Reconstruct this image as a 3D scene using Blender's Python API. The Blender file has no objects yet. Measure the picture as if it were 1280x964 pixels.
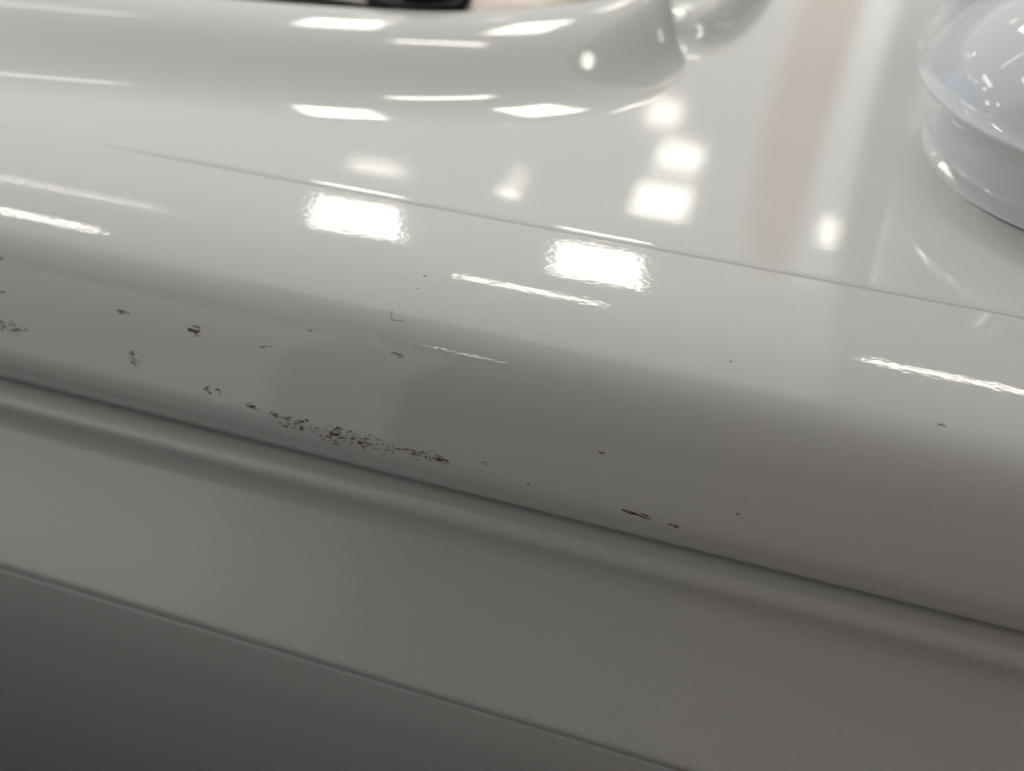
import bpy, bmesh, math, random
import numpy as np
from mathutils import Vector, Matrix, noise

random.seed(7)
S = bpy.context.scene
COL = S.collection
rad = math.radians

# ------------------------------------------------------------------ camera
F = 1372.0                                   # focal length for a 1280 wide frame
PITCH = rad(36)
Xc = np.array([.9495, -.2125, .231]); Xc /= np.linalg.norm(Xc)
u0 = np.array([0, 1., 0]) - Xc[1]*Xc; u0 /= np.linalg.norm(u0)
n0 = np.cross(Xc, u0)
if n0[2] < 0: n0 = -n0
Zc = math.cos(PITCH)*u0 + math.sin(PITCH)*n0
Yc = np.cross(Zc, Xc)
R = np.array([Xc, Yc, Zc])
CAM_H = 0.95                                 # camera height over the floor
OFF = Vector((0, 0, CAM_H))                  # geometry below is laid out with the lens at (0,0,0), then lifted

cam_d = bpy.data.cameras.new('camera'); cam = bpy.data.objects.new('camera', cam_d); COL.objects.link(cam)
M4 = Matrix([list(R[0])+[0], list(R[1])+[0], list(R[2])+[CAM_H], [0, 0, 0, 1]])
cam.matrix_world = M4
cam_d.sensor_width = 36; cam_d.lens = F/1280*36
cam_d.clip_start = 0.01; cam_d.clip_end = 100
cam_d.dof.use_dof = True; cam_d.dof.focus_distance = 0.368; cam_d.dof.aperture_fstop = 5.0
S.camera = cam

# ------------------------------------------------------------------ world, exposure
w = bpy.data.worlds.new('World'); S.world = w; w.use_nodes = True
w.node_tree.nodes['Background'].inputs[0].default_value = (.9, .92, 1, 1)
w.node_tree.nodes['Background'].inputs[1].default_value = 0.0
S.view_settings.view_transform = 'Standard'; S.view_settings.look = 'None'
S.view_settings.exposure = 0.50; S.view_settings.gamma = 1
S.render.engine = 'CYCLES'
S.cycles.max_bounces = 8; S.cycles.diffuse_bounces = 5; S.cycles.glossy_bounces = 5

# ------------------------------------------------------------------ helpers
def mat(name, base, rough=.5, metal=0, coat=0, coat_rough=.03, emit=None, emit_s=0, spec=.5):
    m = bpy.data.materials.new(name); m.use_nodes = True
    b = m.node_tree.nodes['Principled BSDF']
    b.inputs['Base Color'].default_value = (*base, 1)
    b.inputs['Roughness'].default_value = rough; b.inputs['Metallic'].default_value = metal
    b.inputs['Coat Weight'].default_value = coat; b.inputs['Coat Roughness'].default_value = coat_rough
    b.inputs['Specular IOR Level'].default_value = spec
    if emit:
        b.inputs['Emission Color'].default_value = (*emit, 1); b.inputs['Emission Strength'].default_value = emit_s
    return m

def noise_color(m, c1, c2, scale, detail=3, stretch=(1, 1, 1)):
    nt = m.node_tree; b = nt.nodes['Principled BSDF']
    tc = nt.nodes.new('ShaderNodeTexCoord'); mp = nt.nodes.new('ShaderNodeMapping')
    mp.inputs['Scale'].default_value = stretch
    n = nt.nodes.new('ShaderNodeTexNoise'); n.inputs['Scale'].default_value = scale; n.inputs['Detail'].default_value = detail
    r = nt.nodes.new('ShaderNodeValToRGB'); r.color_ramp.elements[0].color = (*c1, 1); r.color_ramp.elements[1].color = (*c2, 1)
    r.color_ramp.elements[0].position = .35; r.color_ramp.elements[1].position = .65
    nt.links.new(tc.outputs['Object'], mp.inputs[0]); nt.links.new(mp.outputs[0], n.inputs['Vector'])
    nt.links.new(n.outputs[0], r.inputs[0]); nt.links.new(r.outputs[0], b.inputs['Base Color'])

def paint(name, base, peel=0.0, size=700, fine=0.0, stretch=(1, 1, 1), coat_rough=.03, wave=0.0, coat=1.0):
    """white car lacquer: coloured coat, clear coat over it with orange peel"""
    m = mat(name, base, rough=.55, coat=coat, coat_rough=coat_rough, spec=.25)
    noise_color(m, tuple(c*.93 for c in base), base, 2600, 0)
    nt = m.node_tree; b = nt.nodes['Principled BSDF']
    tc = nt.nodes.new('ShaderNodeTexCoord'); mp = nt.nodes.new('ShaderNodeMapping'); mp.inputs['Scale'].default_value = stretch
    nt.links.new(tc.outputs['Object'], mp.inputs[0])
    prev = None
    for sc, dist, det in ((size, peel, 1.5), (size*2.6, fine, 0), (55, wave, 1)):
        if dist <= 0: continue
        n = nt.nodes.new('ShaderNodeTexNoise'); n.inputs['Scale'].default_value = sc; n.inputs['Detail'].default_value = det
        nt.links.new(mp.outputs[0], n.inputs['Vector'])
        bp = nt.nodes.new('ShaderNodeBump'); bp.inputs['Distance'].default_value = dist; bp.inputs['Strength'].default_value = 1
        nt.links.new(n.outputs[0], bp.inputs['Height'])
        if prev: nt.links.new(prev.outputs[0], bp.inputs['Normal'])
        prev = bp
    if prev: nt.links.new(prev.outputs[0], b.inputs['Coat Normal'])
    return m

def tag(o, label=None, cat=None, group=None, kind=None):
    for k, v in (('label', label), ('category', cat), ('group', group), ('kind', kind)):
        if v: o[k] = v

def mesh(name, verts, faces, m, parent=None, smooth=True, lift=True):
    me = bpy.data.meshes.new(name)
    me.from_pydata([tuple(Vector(v)) for v in verts], [], faces)
    me.validate(); me.update()
    if smooth: me.polygons.foreach_set('use_smooth', [True]*len(me.polygons))
    for mm in (m if isinstance(m, (list, tuple)) else [m]): me.materials.append(mm)
    o = bpy.data.objects.new(name, me); COL.objects.link(o)
    if parent: o.parent = parent
    elif lift: o.location = OFF
    return o

def grid(rows, close_u=False):
    """rows: list of equally long vertex rows"""
    nv = len(rows[0]); V = [p for r in rows for p in r]; Fc = []
    for i in range(len(rows)-1):
        for j in range(nv-1 + (1 if close_u else 0)):
            k = (j+1) % nv
            Fc.append((i*nv+j, i*nv+k, (i+1)*nv+k, (i+1)*nv+j))
    return V, Fc

def ray(u, v):
    d = np.array([u-640., -(v-482.), -F]); d /= np.linalg.norm(d); return R@d
def th(u, v):
    d = ray(u, v); return math.atan2(d[2], d[1])
def sl(u, v):
    d = ray(u, v); return d[0]/math.hypot(d[1], d[2])

# ------------------------------------------------------------------ room (large structure)
CEIL = 2.4
LS = CEIL/2.0
m_floor = mat('polished_floor', (.16, .155, .15), rough=.35)
noise_color(m_floor, (.06, .058, .056), (.09, .088, .086), 1.5, 6)
m_ceil = mat('fill_glow_ceiling', (.60, .60, .58), rough=.9, emit=(1, .985, .95), emit_s=.64)  # glow added to the unseen ceiling for fill and bright reflections
m_ceilf = mat('ceiling_paint', (.16, .155, .15), rough=.9)
m_ceill = mat('fill_glow_front_ceiling', (.45, .45, .43), rough=.9, emit=(1, 1, .96), emit_s=.26)  # added glow, keeps the left reflection even with the bright wall panel
m_ceil2 = mat('glow_ceiling_grey', (.40, .41, .41), rough=.9, emit=(1, 1, .97), emit_s=.13)  # weak glow added so this board mirrors as mid grey
m_pink = mat('glow_pink_band', (.46, .33, .29), rough=.8, emit=(1, .58, .44), emit_s=.52)  # pink glow added so the band shows in the paint
m_pale = mat('glow_pale_band', (.56, .59, .57), rough=.8, emit=(.96, 1, .97), emit_s=1.05)  # pale glow added, the board itself is no lamp
m_wall = mat('wall_paint', (.62, .61, .58), rough=.9)
m_wallf = mat('wall_front_paint', (.10, .093, .09), rough=.9)
m_fill = mat('fill_panel_bright', (.6, .6, .6), emit=(1, 1, .96), emit_s=.66)
m_fill2 = mat('fill_panel_dim', (.5, .5, .5), emit=(1, 1, .96), emit_s=.30)
m_red = mat('red_tint_wall', (.26, .09, .08), rough=.7)  # red put on unseen walls to tint the right of the bumper

def box(name, x0, x1, y0, y1, z0, z1, m, lift=True, parent=None, bevel=0):
    bm = bmesh.new(); bmesh.ops.create_cube(bm, size=1)
    for v in bm.verts:
        v.co = Vector(((x0+x1)/2+v.co.x*(x1-x0), (y0+y1)/2+v.co.y*(y1-y0), (z0+z1)/2+v.co.z*(z1-z0)))
    if bevel: bmesh.ops.bevel(bm, geom=bm.edges[:], offset=bevel, segments=2, affect='EDGES')
    me = bpy.data.meshes.new(name); bm.to_mesh(me); bm.free(); me.materials.append(m)
    o = bpy.data.objects.new(name, me); COL.objects.link(o)
    if parent: o.parent = parent
    elif lift: o.location = OFF
    return o
XL, XR, YF, YB = -7.0, 6.0, -4.0, 9.0
tag(box('floor', XL, XR, YF, YB, -CAM_H-.1, -CAM_H, m_floor), kind='structure')
tag(box('ceiling', XL, XR, .1, YB, CEIL, CEIL+.1, m_ceil), kind='structure')
tag(box('ceiling', -1.6, XR, YF, .098, CEIL+.02, CEIL+.12, m_ceilf), kind='structure')
tag(box('ceiling', XL, -1.602, YF, .098, CEIL+.02, CEIL+.12, m_ceill), kind='structure')
tag(box('wall', XL, XR, YB, YB+.1, -CAM_H, CEIL, m_wall), kind='structure')
tag(box('wall', XL, XR, YF-.1, YF, -CAM_H, CEIL, m_wallf), kind='structure')
tag(box('wall', XL-.1, XL, YF, YB, -CAM_H, CEIL, m_wall), kind='structure')
tag(box('wall', XR, XR+.1, YF, YB, -CAM_H, CEIL, m_red), kind='structure')
tag(box('wall', 1.0, XR, YF+.002, YF+.05, -CAM_H, CEIL, m_red), kind='structure')
fp = box('fill_panel', -6.9, -2.2, YF+.002, YF+.03, -CAM_H+.02, CEIL+.018, m_fill); tag(fp, 'wide glowing panel added on the unseen wall to light the bumper', 'fill_panel')  # made-up glowing panel, brightens the left faces
fp = box('fill_panel', -2.198, -1.6, YF+.002, YF+.03, -CAM_H+.02, CEIL+.018, m_fill2); tag(fp, 'narrow dim glowing panel added beside the wide bright one', 'fill_panel')  # added weaker panel, softens the edge of the bright one's reflection
# boards fixed under the ceiling, running away from the camera
def board(left, right, z0, m):
    """a long board whose two edges are given as (x, y) points"""
    n = 24
    ys = [3.3+(YB-3.3)*i/n for i in range(n+1)]
    Lx = np.interp(ys, [p[1] for p in left], [p[0] for p in left]); Rx = np.interp(ys, [p[1] for p in right], [p[0] for p in right])
    rows = [[(l, y, CEIL-.002), (l, y, z0), (r_, y, z0), (r_, y, CEIL-.002)] for l, r_, y in zip(Lx, Rx, ys)]
    V, Fc = grid(rows); tag(mesh('ceiling_board', V, Fc, m, smooth=False), kind='structure')
board([(-.20, 3.3), (-.27, 4.0), (-.34, 4.7), (-.36, 5.5), (-.34, 6.5), (-.25, 9)], [(-.06, 3.3), (-.05, 4.3), (-.04, 5.1), (0, 6.5), (.06, 9)], CEIL-.05, m_pink)
board([(-.055, 3.3), (-.045, 4.3), (-.035, 5.1), (.005, 6.5), (.065, 9)], [(.06, 3.3), (.10, 4.2), (.13, 5.2), (.19, 6.6), (.28, 9)], CEIL-.06, m_pale)
tag(box('ceiling_board', .12, XR, .1, YB, CEIL-.04, CEIL-.002, m_ceil2), kind='structure')

# unseen dull red folded sheet, added to shade and redden the right side
def shade_screen(x0, x1, y, z0, z1):
    rows = []
    n = 160
    for k in range(14):
        z = z0+(z1-z0)*k/13
        rows.append([(x0+(x1-x0)*i/n, y+.022*math.sin(i*.55+.5*math.sin(i*.13))*(1-.3*k/13), z) for i in range(n+1)])
    V, Fc = grid(rows)
    o = mesh('shade_screen', V, Fc, mat('shade_screen_red', (.10, .04, .038), rough=.9))
    md = o.modifiers.new('thickness', 'SOLIDIFY'); md.thickness = .003
    tag(o, 'dull red folded sheet added behind the camera to shade the right side', 'shade_screen')
shade_screen(-.03, 1.6, -.17, -CAM_H+.01, .60)
bpan = box('blue_glow_panel', XL+.01, XL+.08, 1.0, 6.0, .1, 2.2, mat('blue_glow_fill', (.02, .02, .03), emit=(.35, .6, 1), emit_s=1.1)); tag(bpan, 'large blue glowing panel added on the unseen left wall to tint the lens', 'blue_glow_panel')  # made-up glow source for a blue streak on the lens

# ceiling lights
def light(cx, cy, sx, sy, power=12., warm=(1, .955, .85), rot=0):
    m = bpy.data.materials.get('diffuser_%g_%g' % (power, warm[2]))
    if not m:
        m = mat('diffuser_%g_%g' % (power, warm[2]), (.8, .8, .8), emit=warm, emit_s=power)
    z = CEIL-.075
    V = []; Fc = []
    for (a, b, zz) in ((sx/2+.012, sy/2+.012, z+.012), (sx/2+.012, sy/2+.012, z), (sx/2, sy/2, z), (sx/2, sy/2, z+.003)):
        for p, q in ((-1, -1), (1, -1), (1, 1), (-1, 1)): V.append((p*a, q*b, zz))
    for r in range(3):
        for j in range(4):
            k = (j+1) % 4; Fc.append((r*4+j, r*4+k, (r+1)*4+k, (r+1)*4+j))
    Fc.append((12, 13, 14, 15)); Fc.append((0, 3, 2, 1))
    o = mesh('ceiling_light', V, Fc, [m_ceil, m], smooth=False)
    o.data.polygons[12].material_index = 1
    o.location = OFF+Vector((cx, cy, 0)); o.rotation_euler.z = rot
    tag(o, 'white rectangular light panel on the ceiling above the glossy car', 'ceiling light', 'ceiling lights mirrored in the paint')
    return o
light(-1.655, 2.77, .33, .92, rot=rad(17)); light(-.71, 2.77, .31, .90, rot=rad(8))
light(-.79, 1.69, .46, .13, rot=rad(3)); light(-2.38, .83, .62, .15); light(.56, 1.62, .70, .14)
light(-2.75, 1.92, 1.2, .12, power=4)
light(-.67, 4.52, .20, .24, power=6); light(-.67, 4.13, .24, .26, power=7.5); light(-.83, 4.90, .16, .24, power=5)
light(.06, 4.12, .07, .22, power=7)
light(-1.98, 3.96, .26, .14, power=5); light(-1.33, 3.95, .08, .10, power=11); light(-1.34, 4.13, .06, .07, power=6)
for i in range(3):
    for j in range(4):
        light(1.45+i*.75+j*.2, 1.1+j*1.0, .15, .15, power=12)
light(-1.15, -2.25, .30, .10, power=7)
light(-4.6, 2.0, .36, 1.0, power=8)
for p, q in ((-5.2, .6), (-5.4, 1.8), (-6.2, 1.2), (-5.9, 2.9), (-6.4, 3.9), (-4.6, 4.6), (-5.4, 5.4)): light(p, q, .22, .22, power=12)

# ------------------------------------------------------------------ materials of the car
m_film = paint('white_lacquer_film', (.70, .703, .692), peel=.000013, size=430, fine=.000017, stretch=(.45, 1, 1), wave=.000008)
m_body = paint('white_lacquer', (.70, .703, .692), peel=.000008, size=400, wave=.00001, coat_rough=.04)
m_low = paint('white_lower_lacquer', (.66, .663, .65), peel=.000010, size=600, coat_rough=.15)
m_chip = mat('bare_brown_scuff', (.05, .032, .02), rough=.8); noise_color(m_chip, (.045, .025, .014), (.26, .17, .095), 1300, 3)
m_faint = mat('rubbed_paint_speck', (.22, .19, .16), rough=.7)
m_black = mat('black_gloss', (.006, .007, .012), rough=.12, coat=.5)
m_metal = mat('brushed_metal', (.24, .215, .20), rough=.32, metal=1)
m_gap = mat('dark_gap', (.03, .03, .03), rough=.8)
m_lens = paint('pale_lens_lacquer', (.69, .70, .705), wave=.00022)

# ------------------------------------------------------------------ the car
car = bpy.data.objects.new('car', None); COL.objects.link(car); car.location = OFF
tag(car, 'white glossy car body corner with brown scuffs along its bumper', 'car')

def extrude(name, prof, m, x0=-1.6, x1=.9, nx=40, parent=None, bow=0.0):
    rows = []
    for i in range(nx+1):
        x = x0+(x1-x0)*i/nx
        rows.append([(x, y, z) for (y, z) in prof])
    V, Fc = grid(rows)
    return mesh(name, V, Fc, m, parent or car)

V0 = 278.0
def integrate(y, z, vkeys, v0, v1, dv=1.0):
    """walk a section whose slope is given against the height in the picture's middle column"""
    pts = [(y, z)]; v = v0
    ks, ps = [k[0] for k in vkeys], [k[1] for k in vkeys]
    while v < v1-1e-6:
        ph = rad(float(np.interp(v+dv/2, ks, ps)))
        t2 = th(640, v+dv); a, b = -math.cos(ph), -math.sin(ph)
        s = (y*math.sin(t2)-z*math.cos(t2))/(b*math.cos(t2)-a*math.sin(t2))
        y += s*a; z += s*b; pts.append((y, z)); v += dv
    return pts

# section of the bumper skin
r0 = .40; t0 = th(640, V0); Y0, Z0 = r0*math.cos(t0), r0*math.sin(t0)
KS = [(278, 4.2), (320, 8), (350, 12), (370, 16.5), (400, 22), (420, 28), (440, 40), (460, 51), (480, 58), (520, 67), (560, 70), (595, 73), (608, 84), (618, 102), (630, 126)]
skin = integrate(Y0, Z0, KS, V0, 630, .5)
def arc(y, z, ph0, ph1, r, n=10):
    """continue a section from slope ph0 to ph1 with radius r"""
    out = []
    for i in range(n):
        ph = rad(ph0+(ph1-ph0)*(i+.5)/n); ds = r*rad(abs(ph1-ph0))/n
        y -= math.cos(ph)*ds; z -= math.sin(ph)*ds; out.append((y, z))
    return out
ye, ze = skin[-1]
tail = arc(ye, ze, 126, 185, .0012, 8); tail += [(tail[-1][0]+.02, tail[-1][1]-.001)]
# raised rounded edge of the skin along the seam
head = [(Y0+.0009, Z0-.004), (Y0+.0009, Z0-.0006)] + \
       [(Y0+.00035+.00055*math.cos(rad(a)), Z0-.0002+.00065*math.sin(rad(a))) for a in (0, 20, 40, 60, 75, 90, 105, 125)]
bump_prof = head + skin[2:] + tail
bumper = extrude('bumper', bump_prof, m_film)

# upper panel behind the seam
TAN3 = math.tan(rad(3))
def zl(y): return Z0-.0001+(y-Y0)*TAN3
def on_ledge(u, v, z_add=0.0):
    d = ray(u, v)
    # z = y*k ; y*k = Z0-.0001+(y-Y0)*T + add
    k = d[2]/d[1]; y = (Z0-.0001-Y0*TAN3+z_add)/(k-TAN3); return Vector((d[0]/d[1]*y, y, k*y))
ledge_prof = [(Y0+.00115, Z0-.004), (Y0+.00115, Z0-.0008)] + [(Y0+.00115+.0004*(1-math.cos(rad(a))), Z0-.0008+.0007*math.sin(rad(a))) for a in (30, 60, 90)]
ledge_prof += [(y, zl(y)) for y in np.linspace(Y0+.004, 1.4, 60)]
ledge = extrude('upper_panel', ledge_prof, m_body)
extrude('seam_gap', [(Y0-.002, Z0-.004), (Y0+.004, Z0-.004)], m_gap, nx=1)

# rounded lip and face under the bumper
by, bz = ye+.0006, ze-.0022
lip = [(by+.02, bz-.0006), (by, bz)] + arc(by, bz, 2, 30, .010, 8)
lip += arc(*lip[-1], 30, 99, .0068, 22)
lip += arc(*lip[-1], 99, 100, .12, 3)
lip += arc(*lip[-1], 100, 70, .016, 14)
yy, zz = lip[-1]
# find its picture height
tt = math.atan2(zz, yy)
vv = min(range(600, 800), key=lambda v: abs(th(640, v)-tt))
t2 = th(640, vv+1)
face = integrate(yy, zz, [(vv, 69), (780, 65.5), (890, 66), (896, 88), (899, 120)], float(vv), 899, 1.0)
fy, fz = face[-1]
lower_prof = lip + face[1:] + arc(fy, fz, 120, 190, .0007, 6) + [(fy+.02, fz-.003)]
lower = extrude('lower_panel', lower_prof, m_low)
extrude('seam_gap', [(ye+.0100, ze+.003), (ye+.0100, ze-.02)], m_gap, nx=1)
# underside panel
uy, uz = fy+.0014, fz-.0028
under = [(uy+.02, uz)] + [(uy+.0004, uz)] + arc(uy, uz, 20, 88, .0012, 6)
u1 = under[-1]
tt = math.atan2(u1[1], u1[0]); vv = min(range(800, 1000), key=lambda v: abs(th(640, v)-tt))
under += integrate(*u1, [(vv, 92), (vv+30, 97), (960, 102), (1060, 106), (1160, 108)], float(vv), 1240, 2.0)[1:]
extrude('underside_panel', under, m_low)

# ------------------------------------------------------------------ swollen surround, upper left
def smooth_curve(pts, n):
    """Catmull-Rom through points"""
    P = [Vector(p) for p in pts]; P = [2*P[0]-P[1]]+P+[2*P[-1]-P[-2]]
    out = []
    m = len(P)-3
    for i in range(n):
        t = i/(n-1)*m; k = min(int(t), m-1); f = t-k
        a, b, c, d = P[k:k+4]
        out.append(.5*((2*b)+(c-a)*f+(2*a-5*b+4*c-d)*f*f+(3*b-a-3*c+d)*f**3))
    return out
def s_profile(peak=48, n=40):
    """normalised run/rise of a wall that leaves the ledge in a fillet and rolls over at its rim"""
    a = []; x = z = 0
    for i in range(n):
        s = (i+.5)/n
        ph = rad(peak)*(math.sin(math.pi*s)**.9 if s < .5 else math.sin(math.pi*s)**1.0)
        x += math.cos(ph); z += math.sin(ph); a.append((x, z))
    return [(0, 0)]+[(p/x, q/z) for p, q in a]
def bulge(name, contact, rim, m, h, peak=48, n=90, over=.006, deep=.02, parent=None, prof=None):
    C_ = smooth_curve([on_ledge(*p) for p in contact], n)
    R_ = smooth_curve([on_ledge(p[0], p[1], h) for p in rim], n)
    sp = prof or s_profile(peak)
    rows = []
    for c, r in zip(C_, R_):
        d = Vector((r.x-c.x, r.y-c.y, 0)); dn = d.normalized()
        row = [c-dn*.004+Vector((0, 0, -.0015))]
        for f, g in sp:
            row.append(Vector((c.x+d.x*f, c.y+d.y*f, c.z+(r.z-c.z)*g)))
        q = row[-1]
        for a in range(15, 105, 15):
            row.append(q+dn*over*math.sin(rad(a))+Vector((0, 0, -over*(1-math.cos(rad(a))))))
        row.append(row[-1]+Vector((0, 0, -deep)))
        rows.append(row)
    V, Fc = grid(rows)
    return mesh(name, V, Fc, m, parent or car), R_
sur, rimc = bulge('badge_surround',
    [(-700, 85), (-300, 105), (0, 124), (200, 138), (400, 158), (600, 163), (720, 157), (800, 140), (842, 115), (860, 88), (850, 60), (800, 35)],
    [(-700, -110), (-300, -62), (0, -28), (200, -8), (400, 8), (550, 15), (660, 11), (740, 2), (795, -14), (822, -36), (815, -60), (780, -80)],
    m_body, .0185, peak=42)

# dark badge and metal inside the surround
def lathe(name, prof, centre, m, parent, n=64, sx=1, sy=1, arc_=None, rot=0):
    rows = []
    for i in range(n):
        a = 2*math.pi*i/n
        rows.append([(centre[0]+r*math.cos(a)*sx, centre[1]+r*math.sin(a)*sy, centre[2]+z) for r, z in prof])
    rows.append(rows[0])
    V, Fc = grid(rows)
    return mesh(name, V, Fc, m, parent)
c = on_ledge(522, -24, .022)
lathe('badge', [(0, .012), (.010, .0115), (.018, .009), (.023, .004), (.0245, 0), (.0245, -.006)], c, m_black, car, sx=1.15, sy=.9)
c2 = on_ledge(520, -60, .014)
lathe('badge_ring', [(.003, .0), (.06, .001), (.085, .004), (.10, .002), (.12, -.004)], c2, m_metal, car, sx=1.1, sy=.62)

# step behind, right of the surround
bulge('rear_panel', [(700, 30), (800, 62), (860, 78), (905, 74), (945, 44), (972, 5), (990, -40), (1000, -90)],
      [(700, -60), (790, -22), (850, 0), (890, -8), (925, -38), (948, -75), (960, -120), (965, -160)], m_body, .010, peak=60, over=.008)

# ------------------------------------------------------------------ round lamp pod, right
pc = on_ledge(1420, 196)
lamp = lathe('headlight', [(.089, -.003), (.0845, .0003), (.0828, .0010), (.0820, .0030), (.0818, .010), (.0822, .016), (.0855, .0205), (.0900, .0235), (.0925, .0250)], pc, m_body, car, n=128)
def dome(r0, z0, r1, z1, a0=70, a1=18, n=14):
    out = []; x = z = 0
    for i in range(n):
        a = rad(a0+(a1-a0)*(i+.5)/n); x += math.cos(a); z += math.sin(a); out.append((x, z))
    return [(r0-(r0-r1)*p/x, z0+(z1-z0)*q/z) for p, q in out]
lathe('lens', [(.0925, .0250), (.0935, .0256), (.0938, .0265), (.0932, .0275), (.0915, .0280)] + dome(.0912, .0282, .048, .066), pc, m_lens, lamp, n=128)
lathe('lamp_neck', [(.046, .067), (.042, .0685), (.038, .070), (.036, .078), (.036, .12)], pc, m_black, lamp)
pb = on_ledge(1330, 70)
lathe('lamp_housing', [(.070, -.002), (.062, .004), (.060, .012), (.0595, .03), (.0595, .15)], pb, m_body, car, n=96)

# ------------------------------------------------------------------ scuffs: small irregular patches of bare plastic lying on the skin
sk_t = np.array([-math.atan2(z, y) for y, z in skin]); sk_y = np.array([p[0] for p in skin]); sk_z = np.array([p[1] for p in skin])
seg = np.hypot(np.diff(sk_y), np.diff(sk_z)); sk_s = np.concatenate([[0], np.cumsum(seg)])
def skin_at(s):
    y = np.interp(s, sk_s, sk_y); z = np.interp(s, sk_s, sk_z)
    y2 = np.interp(s+.0005, sk_s, sk_y); z2 = np.interp(s+.0005, sk_s, sk_z)
    ty, tz = y2-y, z2-z; l = math.hypot(ty, tz) or 1
    return y, z, tz/l, -ty/l                                    # outward normal (towards -y, +z)
def locate(u, v):
    t = -th(u, v); s = float(np.interp(t, sk_t, sk_s))
    y, z = np.interp(t, sk_t, sk_y), np.interp(t, sk_t, sk_z)
    return sl(u, v)*math.hypot(y, z), s
CELL = .00013
def scuff(u, v, lx, ls, thr, seed, sx=460., ss=2000., tilt=0.0, soft=1.0, name='scuff', faint=False):
    """lx, ls: half size along the car and around the section, in metres"""
    X, s0 = locate(u, v); nx = int(lx/CELL)+1; ns = int(ls/CELL)+1
    idx = {}; V = []; Fc = []
    def vert(i, j):
        if (i, j) not in idx:
            a = i*CELL + noise.noise((i*.9, j*.9, seed))*CELL*.5; b = j*CELL + noise.noise((i*.9, j*.9, seed+9.))*CELL*.5
            s = s0+b+a*tilt
            y, z, ny, nz = skin_at(s)
            idx[(i, j)] = len(V); V.append((X+a, y+ny*4e-5, z+nz*4e-5))
        return idx[(i, j)]
    for i in range(-nx, nx):
        for j in range(-ns, ns):
            a, b = (i+.5)*CELL, (j+.5)*CELL
            e = (a/lx)**2+(b/ls)**2
            if e > 1: continue
            n = noise.noise((a*sx+seed*3.1, b*ss, seed*1.7))+.35*noise.noise((a*sx*2.3, b*ss*2.1+seed, 3.+seed))
            if n > thr-.16+soft*e*.3: Fc.append((vert(i, j), vert(i+1, j), vert(i+1, j+1), vert(i, j+1)))
    if not Fc: return None
    return mesh(name, V, Fc, m_faint if faint else m_chip, bumper)
MM = .001
spots = [
 (418, 541, 2.2, 1.0, -.10), (550, 574, 3.6, 1.2, -.02), (343, 518, 1.8, .8, -.02), (777+12, 641, 3.4, .7, -.22), (806, 646, 2.4, 1.1, .0), (842, 657, 1.8, .5, -.1),
 (245, 414, 3.6, 1.9, .02), (153, 390, 3.0, 1.2, .10), (428, 547, 10, 4.2, .30), (370, 529, 9, 3.4, .33), (465, 555, 9, 4.2, .33), (520, 566, 9, 2.8, .42),
 (12, 409, 8, 2.6, .25), (2, 366, 2, .7, 0.0), (0, 323, 1.5, .6, 0), (168, 447, 4, 4.6, .42), (333, 433, 3.4, 2.6, .40), (264, 488, 5, 1.6, .30),
 (316, 508, 3, 1.3, .25), (388, 413, .8, .4, 0.05), (497, 443, 3, 1.2, .36), (752, 566, 1.2, .5, .0), (660, 605, 1.4, .4, .05), (922, 643, .7, .4, 0),
 (1177, 532, 1.3, .5, .0), (913, 452, .6, .3, 0), (531, 345, .6, .35, -.1), (460, 484, .5, .3, 0), (520, 360, 1.0, .5, .2), (600, 578, 3, .8, .4), (824, 652, 2, .8, .25),
]
for k, (u, v, lx, ls, thr) in enumerate(spots):
    scuff(u, v, lx*MM, ls*MM, thr, k*1.37+.4, tilt=(.12 if k < 6 else 0), faint=(k in (15, 16, 19, 20, 23, 25, 26, 27, 28, 24)))
# thin L-shaped scratch
def scratch(pts, wd=.00016):
    P = [locate(*p) for p in pts]; V = []; Fc = []
    for i, (X, s) in enumerate(P):
        a = P[max(i-1, 0)]; b = P[min(i+1, len(P)-1)]; dx, ds = b[0]-a[0], b[1]-a[1]; l = math.hypot(dx, ds)
        for sg in (-1, 1):
            ww = wd*(.5+.6*random.random())
            y, z, ny, nz = skin_at(s+sg*dx/l*ww/1); V.append((X-sg*ds/l*ww, y+ny*4e-5, z+nz*4e-5))
    for i in range(len(P)-1): Fc.append((2*i, 2*i+1, 2*i+3, 2*i+2))
    return mesh('scratch', V, Fc, m_chip, bumper)
scratch([(490, 388), (489, 392), (488, 397), (491, 400), (497, 401), (506, 401.5)])
